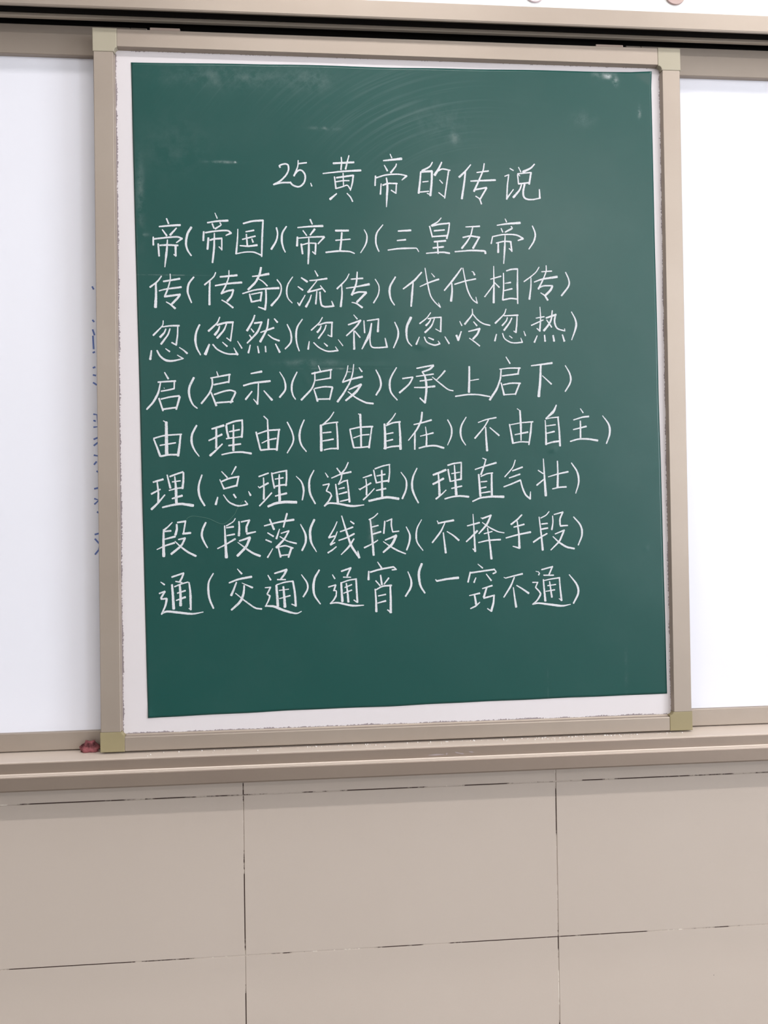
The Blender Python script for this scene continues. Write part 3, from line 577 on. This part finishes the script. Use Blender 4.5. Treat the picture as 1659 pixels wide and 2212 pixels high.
自|24-57-24 4447,1222 4396,1101 4243,972|20-27 4243,963 4341,984 4486,997|20-44 4229,937 4239,721 4240,488|30-41 4473,988 4495,737 4505,460|20-27 4253,833 4423,855|24-37 4256,695 4398,729|27-41 4241,497 4368,534 4492,547
主|17-27 4905,1155 4957,1078|24-37 4772,944 4942,995 5063,1008|30-37 4901,922 4902,770 4899,614|24-37 4764,762 5013,821|27-44 4703,542 4863,588 5041,587 5227,556
)|17-44-27c 5330,1020 5447,854 5461,680 5396,498
=6
理|34-41 -2937,-137 -2766,-89|27-44 -2869,-134 -2850,-300 -2852,-499|37-30 -2972,-348 -2817,-267|47-27 -2972,-621 -2860,-515 -2737,-368|34 -2644,-40 -2529,3 -2414,40|37-44 -2406,27 -2408,-123 -2426,-255|27-41 -2692,-12 -2669,-120 -2638,-245|24-51-54 -2559,-41 -2540,-254 -2535,-511|24-27 -2604,-137 -2462,-119|24-34 -2659,-289 -2532,-254 -2418,-242|30-44 -2608,-436 -2433,-385|34-57 -2780,-591 -2617,-552 -2454,-529 -2242,-565
(|30-44-37c -2080,-18 -2131,-175 -2141,-308 -2110,-442 -2038,-568
总|20-30 -1730,40 -1632,-67|34-20 -1475,126 -1554,-15|34 -1729,-138 -1596,-81 -1423,-53|30-37 -1431,-58 -1466,-224|20-37 -1764,-104 -1689,-272|30-37 -1697,-272 -1466,-213|27-47 -1806,-421 -1841,-549|20-34-30c -1702,-380 -1618,-498 -1520,-558 -1421,-581 -1276,-556|24 -1272,-556 -1321,-494|34 -1521,-374 -1482,-433|14-41 -1256,-322 -1221,-394
理|30 -1067,-57 -897,4|24-41 -985,-79 -979,-272 -986,-464|17 -1083,-234 -1057,-263|30-37 -1057,-258 -903,-176|30 -1061,-586 -957,-481 -842,-354|27-34 -818,-5 -701,24 -564,46|34 -571,34 -569,-92 -584,-226|27-37 -837,8 -819,-123 -791,-266|27-57 -701,-23 -705,-258 -699,-501|24-30 -777,-106 -632,-83|34 -771,-237 -687,-216 -571,-209|27-44 -776,-412 -576,-364|44-54-57 -909,-599 -775,-542 -608,-519 -400,-530
)|14-41-27c -398,-57 -304,-162 -265,-314 -292,-490
(|24-47-30c -76,46 -153,-113 -164,-264 -140,-399 -59,-560
道|14-30 129,-1 178,-79|27-34 342,81 415,-18|24-34 549,184 497,66 420,-18|24-37 245,-97 411,-26 597,11|30-24 431,-26 418,-119 366,-211|30 366,-211 460,-157 536,-140|27-41 527,-145 550,-340 564,-534|27-51 316,-211 335,-371 353,-540|24-30 373,-296 472,-275|24-37 375,-392 516,-356|24-34 396,-524 556,-489|27 85,-225 198,-201|27 198,-209 146,-327|27 146,-332 221,-370 237,-421|37-30 237,-421 194,-504 108,-604|34-37-47-20c 108,-604 185,-555 353,-565 605,-611 825,-594
理|20-37 816,-98 972,-48|24-37 869,-124 881,-276 875,-411|17 737,-295 762,-322|27-34 753,-312 958,-196|34-20 818,-499 930,-395 1020,-298|30-27 1038,64 1175,114 1312,140|24-34 1303,135 1306,-9 1281,-179|27-34 1013,41 1033,-75 1060,-193|34-44 1160,34 1162,-211 1163,-449|27-30 1071,-66 1221,-39|27-41 1060,-193 1171,-169 1290,-154|27-37 1058,-332 1229,-300|44-51 920,-522 1064,-490 1252,-453 1464,-490
)|17-37-37c 1514,-3 1606,-148 1603,-318 1533,-487
(|24-47-30c 1810,67 1735,-99 1715,-269 1748,-405 1827,-568
理|41-47 2112,-57 2224,-18 2345,32|30-51 2206,-44 2216,-215 2223,-436|41-44 2105,-227 2187,-189 2300,-127|37-20 2156,-500 2261,-420 2345,-339|34-30 2386,117 2494,150 2641,166|27-37 2636,161 2634,20 2627,-147|34 2389,40 2404,-63 2428,-183|24-57 2507,116 2520,-149 2533,-423|24 2453,-38 2604,-14|24-37 2446,-179 2541,-158 2628,-142|30 2449,-311 2639,-270|30-41 2320,-502 2450,-465 2605,-450 2764,-469
直|20 3036,243 3098,218|27-37 3098,222 3065,102 3001,-60|24-37 2894,35 3100,102 3289,155|27 3001,-95 3115,-44 3223,-33|34-47 3202,-37 3198,-242 3199,-448|37-47 2958,-60 2972,-257 2983,-459|24-27 2999,-197 3109,-187|24-30 2997,-312 3093,-293|20-34 2996,-403 3161,-379|27-51 2837,-555 2986,-488 3195,-469 3421,-477
气|24 3651,200 3605,63 3448,-108|27-34 3595,3 3783,70|24-34 3532,-129 3734,-62|27-34 3428,-293 3582,-238 3741,-171|27-37-34c 3744,-171 3774,-300 3833,-439 3919,-522|41-17 3919,-522 3930,-388
壮|20-54 4183,221 4198,-115 4219,-464|24 4081,7 4173,-55|34-27 4051,-269 4180,-167|27-47 4450,176 4455,-66 4445,-299|20-37 4272,-116 4446,-66 4650,-25|24-37 4349,-341 4477,-312 4610,-306
)|24-41-20c 4718,139 4827,-35 4850,-226 4790,-429
=7
段|20-37 -2613,-863 -2679,-931 -2757,-996|34-61 -2764,-988 -2771,-1211 -2769,-1463|30-37 -2745,-1021 -2639,-1012|30-41 -2754,-1162 -2564,-1115|20-41 -2886,-1342 -2748,-1278 -2581,-1228|34-51 -2535,-900 -2530,-983 -2558,-1082|34-41 -2518,-864 -2376,-845|30 -2381,-853 -2416,-1052|41 -2428,-1068 -2292,-1054|27-41 -2506,-1169 -2388,-1148|37-47 -2391,-1151 -2455,-1283 -2636,-1426|20-37-44 -2568,-1202 -2471,-1299 -2342,-1401 -2204,-1470
(|37-44-27c -2022,-875 -2076,-991 -2094,-1107 -2054,-1224 -1998,-1324
段|20-27 -1498,-808 -1532,-866 -1657,-939|27-61 -1689,-938 -1677,-1230 -1664,-1505|27-37 -1657,-972 -1533,-957|27-34 -1651,-1114 -1515,-1091|24-37 -1818,-1344 -1669,-1272 -1503,-1175|30-47 -1433,-864 -1427,-984 -1437,-1117|30 -1392,-871 -1243,-840|37-44 -1248,-845 -1302,-961 -1300,-1053|41-30 -1296,-1086 -1138,-1052|30-47 -1429,-1214 -1239,-1154|47-51 -1242,-1162 -1307,-1320 -1466,-1480|17-37-47 -1458,-1237 -1324,-1345 -1193,-1439 -1065,-1491
落|27-44 -980,-949 -738,-886 -451,-845|30-44 -883,-833 -809,-1014|37-30 -573,-732 -639,-976|24-34 -923,-1076 -821,-1141|27-34 -958,-1200 -859,-1244|17-34 -836,-1362 -929,-1519|20-41 -710,-1012 -767,-1182|24-30 -682,-1088 -540,-1045|30-47 -544,-1051 -626,-1198 -769,-1343|20-34 -705,-1146 -576,-1232 -410,-1277|27-41 -736,-1338 -720,-1414 -696,-1515|30 -736,-1338 -610,-1307 -470,-1360|44-37 -498,-1351 -555,-1521|27 -699,-1490 -546,-1476
)|20-44-37c -330,-931 -249,-1103 -243,-1255 -308,-1404
(|41-51-17c -80,-850 -149,-1004 -159,-1138 -136,-1273 -49,-1434
线|20-34 331,-893 279,-1011 179,-1178|34 179,-1181 285,-1154|20-34 332,-1076 285,-1196 208,-1304|41-20 208,-1309 289,-1272|34-24 159,-1455 240,-1406 311,-1348|24-44-44 417,-790 481,-1014 578,-1336 727,-1550|47-17 727,-1555 703,-1431|27-34 388,-1076 498,-1039 616,-996|27-37 360,-1234 496,-1191 640,-1118|30-41-20 634,-1210 544,-1352 399,-1493|24-34 576,-889 638,-935
段|24 1077,-752 1008,-819 914,-865|30-47 937,-860 969,-1191 990,-1512|27 963,-1001 1083,-972|30-37 978,-1132 1127,-1088|34-24 822,-1374 950,-1317 1070,-1243|30-34 1203,-898 1182,-1118|24-30 1237,-898 1334,-858|30-27 1327,-861 1321,-976 1344,-1087|27 1344,-1095 1460,-1083|27-47 1206,-1242 1326,-1197 1411,-1161|51-51-34 1408,-1167 1341,-1315 1169,-1465|17-34-27 1172,-1270 1306,-1366 1441,-1444 1577,-1498
)|20-41-30c 1596,-1006 1659,-1151 1649,-1287 1599,-1430
(|17-37-20c 1881,-879 1798,-1034 1778,-1187 1802,-1306 1899,-1444
不|20 2171,-904 2192,-947|30-44 2187,-952 2305,-926 2474,-900|20-37-30 2313,-944 2233,-1109 2075,-1303|24-44 2281,-1124 2299,-1298 2321,-1494|20-41 2350,-1103 2473,-1181 2566,-1268
择|17-44 2839,-791 2855,-1102 2869,-1479|20 2869,-1479 2828,-1430|27-34 2731,-1006 2958,-950|30-41 2709,-1296 2818,-1196 2915,-1100|17 2988,-861 3032,-879|34 3014,-874 3180,-816|34-44-27 3175,-819 3099,-986 2944,-1151|17-30-20 3010,-947 3150,-1047 3306,-1126 3419,-1145|24 3041,-1156 3193,-1116|24-37 2934,-1317 3112,-1278 3347,-1268|24-47 3107,-1051 3146,-1329 3172,-1621
手|30-37 3756,-816 3676,-900 3552,-990|27-34 3604,-1042 3797,-993|27-41 3452,-1240 3671,-1184 3917,-1140|27-47 3667,-935 3698,-1184 3702,-1433|37-20 3702,-1433 3580,-1397
段|20-24 4275,-763 4221,-831 4115,-881|24-44 4084,-863 4119,-1174 4143,-1476|30 4131,-993 4240,-983|34 4132,-1088 4244,-1069|37-30 3970,-1326 4109,-1234 4230,-1172|24-34 4341,-846 4346,-971 4322,-1100|24-30 4371,-819 4540,-775|34 4536,-780 4476,-904 4482,-1016|37-27 4486,-1033 4624,-1027|24-30 4383,-1182 4560,-1112|37-37-24 4555,-1115 4468,-1318 4298,-1478|20-41-37 4341,-1229 4459,-1343 4599,-1432 4743,-1461
)|24-41-27c 4741,-869 4871,-1030 4895,-1204 4821,-1396
=8
通|17-34 -2828,-1924 -2764,-1972|34 -2632,-1839 -2423,-1772|37 -2428,-1780 -2454,-1854 -2495,-1928|27 -2565,-1918 -2455,-1942|27 -2586,-2012 -2471,-1965 -2349,-1934|27-47-37 -2332,-1940 -2310,-2098 -2306,-2429|20 -2306,-2433 -2338,-2404|41-57 -2631,-1978 -2617,-2174 -2607,-2405|41-54 -2496,-1986 -2482,-2160 -2484,-2350|27-34 -2538,-2129 -2399,-2087|24-44 -2559,-2258 -2401,-2203|30 -2855,-2127 -2757,-2091|37 -2757,-2096 -2828,-2210|34 -2824,-2227 -2726,-2221|44-30 -2726,-2224 -2744,-2336 -2819,-2499|34-47-41-17c -2811,-2483 -2721,-2452 -2526,-2474 -2282,-2504 -2086,-2476
(|24-44-34c -1900,-1788 -1981,-1939 -1991,-2105 -1969,-2255 -1905,-2414
交|17-37 -1472,-1716 -1396,-1805|30-47 -1620,-1963 -1455,-1900 -1223,-1863|30-47 -1492,-1958 -1539,-2081 -1587,-2189|14-37 -1393,-1971 -1206,-2059|34-51-37c -1354,-2019 -1367,-2152 -1427,-2301 -1585,-2450|20-30-34 -1511,-2152 -1377,-2268 -1165,-2432 -1049,-2446
通|20-34 -928,-1841 -880,-1926|30-44 -808,-1810 -591,-1747|44-37 -592,-1751 -634,-1834 -693,-1908|27 -760,-1923 -614,-1926|24-30 -778,-2018 -628,-1971 -478,-1957|37-44 -481,-1962 -447,-2173 -437,-2407|24 -437,-2404 -508,-2372|44-51 -781,-2031 -767,-2216 -758,-2400|37-57 -654,-2054 -640,-2235 -630,-2419|20 -730,-2119 -560,-2100|20-30 -728,-2267 -535,-2217|20-27 -981,-2064 -881,-2059|30 -887,-2066 -946,-2178|30 -943,-2187 -897,-2213|34-24 -897,-2213 -914,-2279 -979,-2403|30-51-44-17c -982,-2394 -833,-2406 -635,-2486 -436,-2541 -335,-2507
)|17-37-34c -326,-1843 -228,-1993 -221,-2111 -298,-2243
(|34-51-24c -4,-1766 -86,-1912 -113,-2079 -90,-2231 8,-2381
通|17-30 234,-1855 275,-1928|34 399,-1796 572,-1737|34 569,-1740 534,-1807 502,-1882|24 431,-1903 566,-1909|24-30 400,-2003 535,-1959 670,-1941|34-41 662,-1944 671,-2147 681,-2366|24 673,-2366 618,-2323|37-51 391,-2003 397,-2175 408,-2343|27-47 484,-2017 506,-2194 516,-2354|24-30 457,-2092 581,-2044|24-30 434,-2196 580,-2142|27 160,-2077 290,-2041|34 290,-2046 255,-2146|27 260,-2138 305,-2152 295,-2240|34-27 295,-2240 252,-2314 189,-2380|27-37-41-20c 189,-2375 327,-2367 579,-2423 795,-2423
宵|17-37 1061,-1640 1131,-1748|27-44 896,-1806 890,-1958|34 926,-1823 1096,-1776 1352,-1735|27 1352,-1735 1402,-1782|30 1402,-1782 1325,-1789|30-41 1112,-1883 1134,-2056|24-30 1022,-1982 1100,-2072|34-24 1260,-1937 1174,-2048|27-47 1009,-2134 1023,-2341 1025,-2543|27-37 1026,-2146 1143,-2081 1309,-2073|34-51 1287,-2084 1292,-2313 1288,-2567|27 1288,-2563 1230,-2518|24-30 1064,-2260 1200,-2235|24-37 1053,-2389 1198,-2353
)|20-44-34c 1615,-1829 1672,-1983 1662,-2118 1565,-2277
(|47-51-30c 1873,-1689 1820,-1833 1823,-1986 1850,-2105 1922,-2226
一|24 2125,-1984 2150,-2018|34-51 2150,-2010 2340,-1976 2547,-1958
窍|17-30 2917,-1715 3003,-1788|34 2773,-1861 2727,-2042|34 2773,-1873 2981,-1848 3225,-1818|27-30 3225,-1823 3262,-1870 3197,-1895|20-34 2875,-1965 2839,-2050|20-34 3071,-1901 3161,-2022|20-37 2749,-2292 2940,-2252|34-44 2844,-2280 2871,-2452|24-34-20 2766,-2531 2867,-2486 2941,-2419|24-34 2993,-2168 3176,-2117|34-44 3072,-2157 3017,-2327|34 3016,-2344 3217,-2297|34-47 3208,-2306 3197,-2442 3151,-2587|24 3151,-2587 3083,-2539
不|17 3400,-1968 3440,-1989|24-37 3435,-1982 3589,-1946 3750,-1910|27-37-27 3597,-1972 3533,-2125 3394,-2336|20-47 3576,-2160 3596,-2332 3623,-2521|24-41 3638,-2123 3759,-2198 3863,-2273
通|14 4007,-1868 4036,-1878|17-30 4045,-1874 4076,-1904 4058,-1938|27-34 4116,-1841 4325,-1789|30 4319,-1794 4255,-1934|24-30 4153,-1945 4339,-1949|20-30 4139,-2048 4289,-2017 4457,-1998|27-41 4451,-1998 4462,-2196 4485,-2421|17 4479,-2421 4438,-2385|27-47 4145,-2026 4159,-2224 4176,-2422|24-37 4262,-2063 4282,-2210 4301,-2356|24 4225,-2140 4379,-2122|20-30 4188,-2245 4356,-2220|24 3940,-2073 4042,-2075|27 4033,-2080 3996,-2169|27-37-24c 3996,-2169 4074,-2257 4082,-2308 4019,-2410 3933,-2480|30-41-47-17c 3939,-2477 4053,-2462 4281,-2494 4492,-2521 4654,-2497
)|20-44-34c 4639,-1945 4781,-2134 4805,-2290 4713,-2478
"""
def catmull(P, n=8):
    if len(P) < 3: return P
    Q = [P[0]*2-P[1]]+P+[P[-1]*2-P[-2]]; out = []
    for i in range(1, len(Q)-2):
        for k in range(n):
            t = k/n; a, b, c, d = Q[i-1], Q[i], Q[i+1], Q[i+2]
            out.append(.5*((2*b)+(c-a)*t+(2*a-5*b+4*c-d)*t*t+(3*b-a-3*c+d)*t**3))
    return out+[P[-1]]
def corner_soft(P):
    """keep a pen's sharp turns but round them by a hair"""
    if len(P) < 3: return P
    out = [P[0]]
    for i in range(1, len(P)-1):
        a, b, c = P[i-1], P[i], P[i+1]; r1 = min(.0022, (a-b).length*.3); r2 = min(.0022, (c-b).length*.3)
        pa, pc = b+(a-b).normalized()*r1, b+(c-b).normalized()*r2
        ang = (b-a).angle(c-b) if (b-a).length and (c-b).length else 0
        if ang < .9:   # a gentle bend: make it a curve
            r1, r2 = (a-b).length*.32, (c-b).length*.32; pa, pc = b+(a-b).normalized()*r1, b+(c-b).normalized()*r2
        for k in range(6):
            t = k/5; out.append((1-t)**2*pa+2*t*(1-t)*b+t*t*pc)
    return out+[P[-1]]
def resample(P, step):
    L = [0]
    for a, b in zip(P[:-1], P[1:]): L.append(L[-1]+(b-a).length)
    tot = L[-1]; n = max(2, int(math.ceil(tot/step))); out = []; k = 0
    for i in range(n+1):
        s = tot*i/n
        while k < len(L)-2 and L[k+1] < s: k += 1
        d = L[k+1]-L[k]; t = (s-L[k])/d if d > 0 else 0
        out.append(P[k]+(P[k+1]-P[k])*t)
    return out, tot
W_SCALE = .92
def add_stroke(vs, fs, ws, P, lift, rnd):
    Q, tot = resample(P, .0016); n = len(Q)
    prof = [v*W_SCALE for v in ws]
    def wid(t):
        f = t*(len(prof)-1); i = min(int(f), len(prof)-2) if len(prof) > 1 else 0
        return prof[0] if len(prof) == 1 else prof[i]+(prof[i+1]-prof[i])*(f-i)
    T = []
    for i in range(n):
        a, b = Q[max(i-1, 0)], Q[min(i+1, n-1)]; d = (b-a); T.append(d.normalized() if d.length > 0 else Vector((1, 0)))
    w0, w1 = wid(0)/2, wid(1)/2
    rows = []
    def row(c, d, hw):
        p = Vector((-d.y, d.x)); L_, R_ = c+p*hw*rnd.uniform(.88, 1.06), c-p*hw*rnd.uniform(.88, 1.06)
        rows.append((L_, R_))
    for s in (.85, .45): row(Q[0]-T[0]*w0*s*.7, T[0], w0*math.sqrt(max(0, 1-s*s)))
    for i in range(n): row(Q[i], T[i], wid(i/(n-1))/2)
    for s in (.45, .85): row(Q[-1]+T[-1]*w1*s*.7, T[-1], w1*math.sqrt(max(0, 1-s*s)))
    k = len(vs)
    for L_, R_ in rows:
        for q in (L_, (L_+R_)/2, R_): vs.append((q.x, ysurf(q.x, q.y)-lift-(.00008 if q is not L_ and q is not R_ else 0), q.y))
    for i in range(len(rows)-1):
        a = k+3*i
        fs.append((a, a+1, a+4, a+3)); fs.append((a+1, a+2, a+5, a+4))
rnd = random.Random(5)
for rowtxt in CHALK.strip().split('\n'):
    if rowtxt[0] == '=': line_no = int(rowtxt[1:]); continue
    parts = rowtxt.split('|'); sign = parts[0]; vs, fs = [], []
    for si, st in enumerate(parts[1:]):
        tk = st.split(); smooth = tk[0].endswith('c'); ws = [float(v)*1e-4 for v in tk[0].rstrip('c').split('-')]
        P = [Vector((float(p.split(',')[0])*1e-4, float(p.split(',')[1])*1e-4+1.5)) for p in tk[1:]]
        P = catmull(P) if smooth else corner_soft(P)
        add_stroke(vs, fs, ws, P, .00022+si*.000012, rnd)
    nm = 'chalk_bracket' if sign in '()' else ('chalk_digit' if sign in '25' else ('chalk_dot' if sign == '.' else 'chalk_character'))
    o = mesh_obj(nm, vs, fs, m_chalk, None)
    # faces look towards the room
    if o.data.polygons[0].normal.y > 0: o.data.flip_normals()
    adopt(o, sheet_root)
    o['label'] = {'chalk_bracket': 'white chalk bracket', 'chalk_digit': 'white chalk digit '+sign, 'chalk_dot': 'white chalk dot'}.get(nm, 'white chalk character '+sign)

# ---------------------------------------------------------------- small things
# a hair stuck to the sheet
HP = [Vector(p) for p in ((-.2362, 1.4188), (-.2325, 1.4225), (-.2222, 1.4246), (-.1977, 1.4199), (-.1716, 1.4098), (-.1524, 1.4251), (-.1465, 1.4359), (-.1356, 1.4508))]
H = catmull(HP, 8); vs, fs = [], []
for i, c in enumerate(H):
    a, b = H[max(i-1, 0)], H[min(i+1, len(H)-1)]; d = (b-a).normalized(); p = Vector((-d.y, d.x)); y = ysurf(c.x, c.y)-.0003
    for k in range(5):
        t = 2*math.pi*k/5; vs.append((c.x+p.x*.0002*math.cos(t), y+.0002*math.sin(t), c.y+p.y*.0002*math.cos(t)))
for i in range(len(H)-1):
    for k in range(5): fs.append((i*5+k, i*5+(k+1) % 5, (i+1)*5+(k+1) % 5, (i+1)*5+k))
hair = mesh_obj('loose_hair', vs, fs, MB('pale_hair', (.13, .26, .20), .5).m, None, True)
tag(hair, 'thin pale curly hair clinging to the green sheet above its lower left writing', 'hair')
# crumpled red cloth tucked beside the sliding board on the lower track
rnd = random.Random(3); bm = bmesh.new(); bmesh.ops.create_icosphere(bm, subdivisions=3, radius=1.0)
for v in bm.verts:
    n = v.co.normalized(); k = 1+.22*math.sin(n.x*7+1)*math.sin(n.z*6)+.14*math.sin(n.y*11+n.z*9)
    v.co = Vector((n.x*.017*k, n.y*.0065*k, n.z*.0135*k))
    if v.co.z < -.006: v.co.z = -.006-.2*(v.co.z+.006)
    if v.co.z > 0: v.co.x *= 1-.035*v.co.z/.001*.55
zmin = min(v.co.z for v in bm.verts)
bmesh.ops.translate(bm, vec=(-.412, -.056, 1.0073-zmin), verts=bm.verts[:])
M = MB('red_cloth', (.30, .04, .05), .8); co = M.coord(); M.base(M.ramp(M.noise(co, 90, 3), [(.4, (.05, .003, .005)), (.62, (.30, .09, .10))]))
tag(bm_obj('red_cloth', bm, M.m, None, True), 'small crumpled dark red cloth on the bottom track at the left edge', 'cloth')
# pink round decals on the white wall above the top track
def decal(x, z, r, label, mat):
    bm = bmesh.new(); bmesh.ops.create_cone(bm, cap_ends=True, segments=40, radius1=r, radius2=r*.985, depth=.004)
    bmesh.ops.rotate(bm, cent=(0, 0, 0), matrix=Matrix.Rotation(math.pi/2, 3, 'X'), verts=bm.verts[:])
    bmesh.ops.translate(bm, vec=(x, .0019, z), verts=bm.verts[:])
    tag(bm_obj('round_wall_decal', bm, mat), label, 'decal')
decal(.4366, 2.4235+.021, .021, 'pale pink round wall decal cut by the top edge of the picture', MB('pale_pink', (.72, .58, .60), .6).m)
decal(.722, 2.4300+.021, .021, 'brownish pink round wall decal above the upper right board corner', MB('brown_pink', (.50, .36, .33), .6).m)
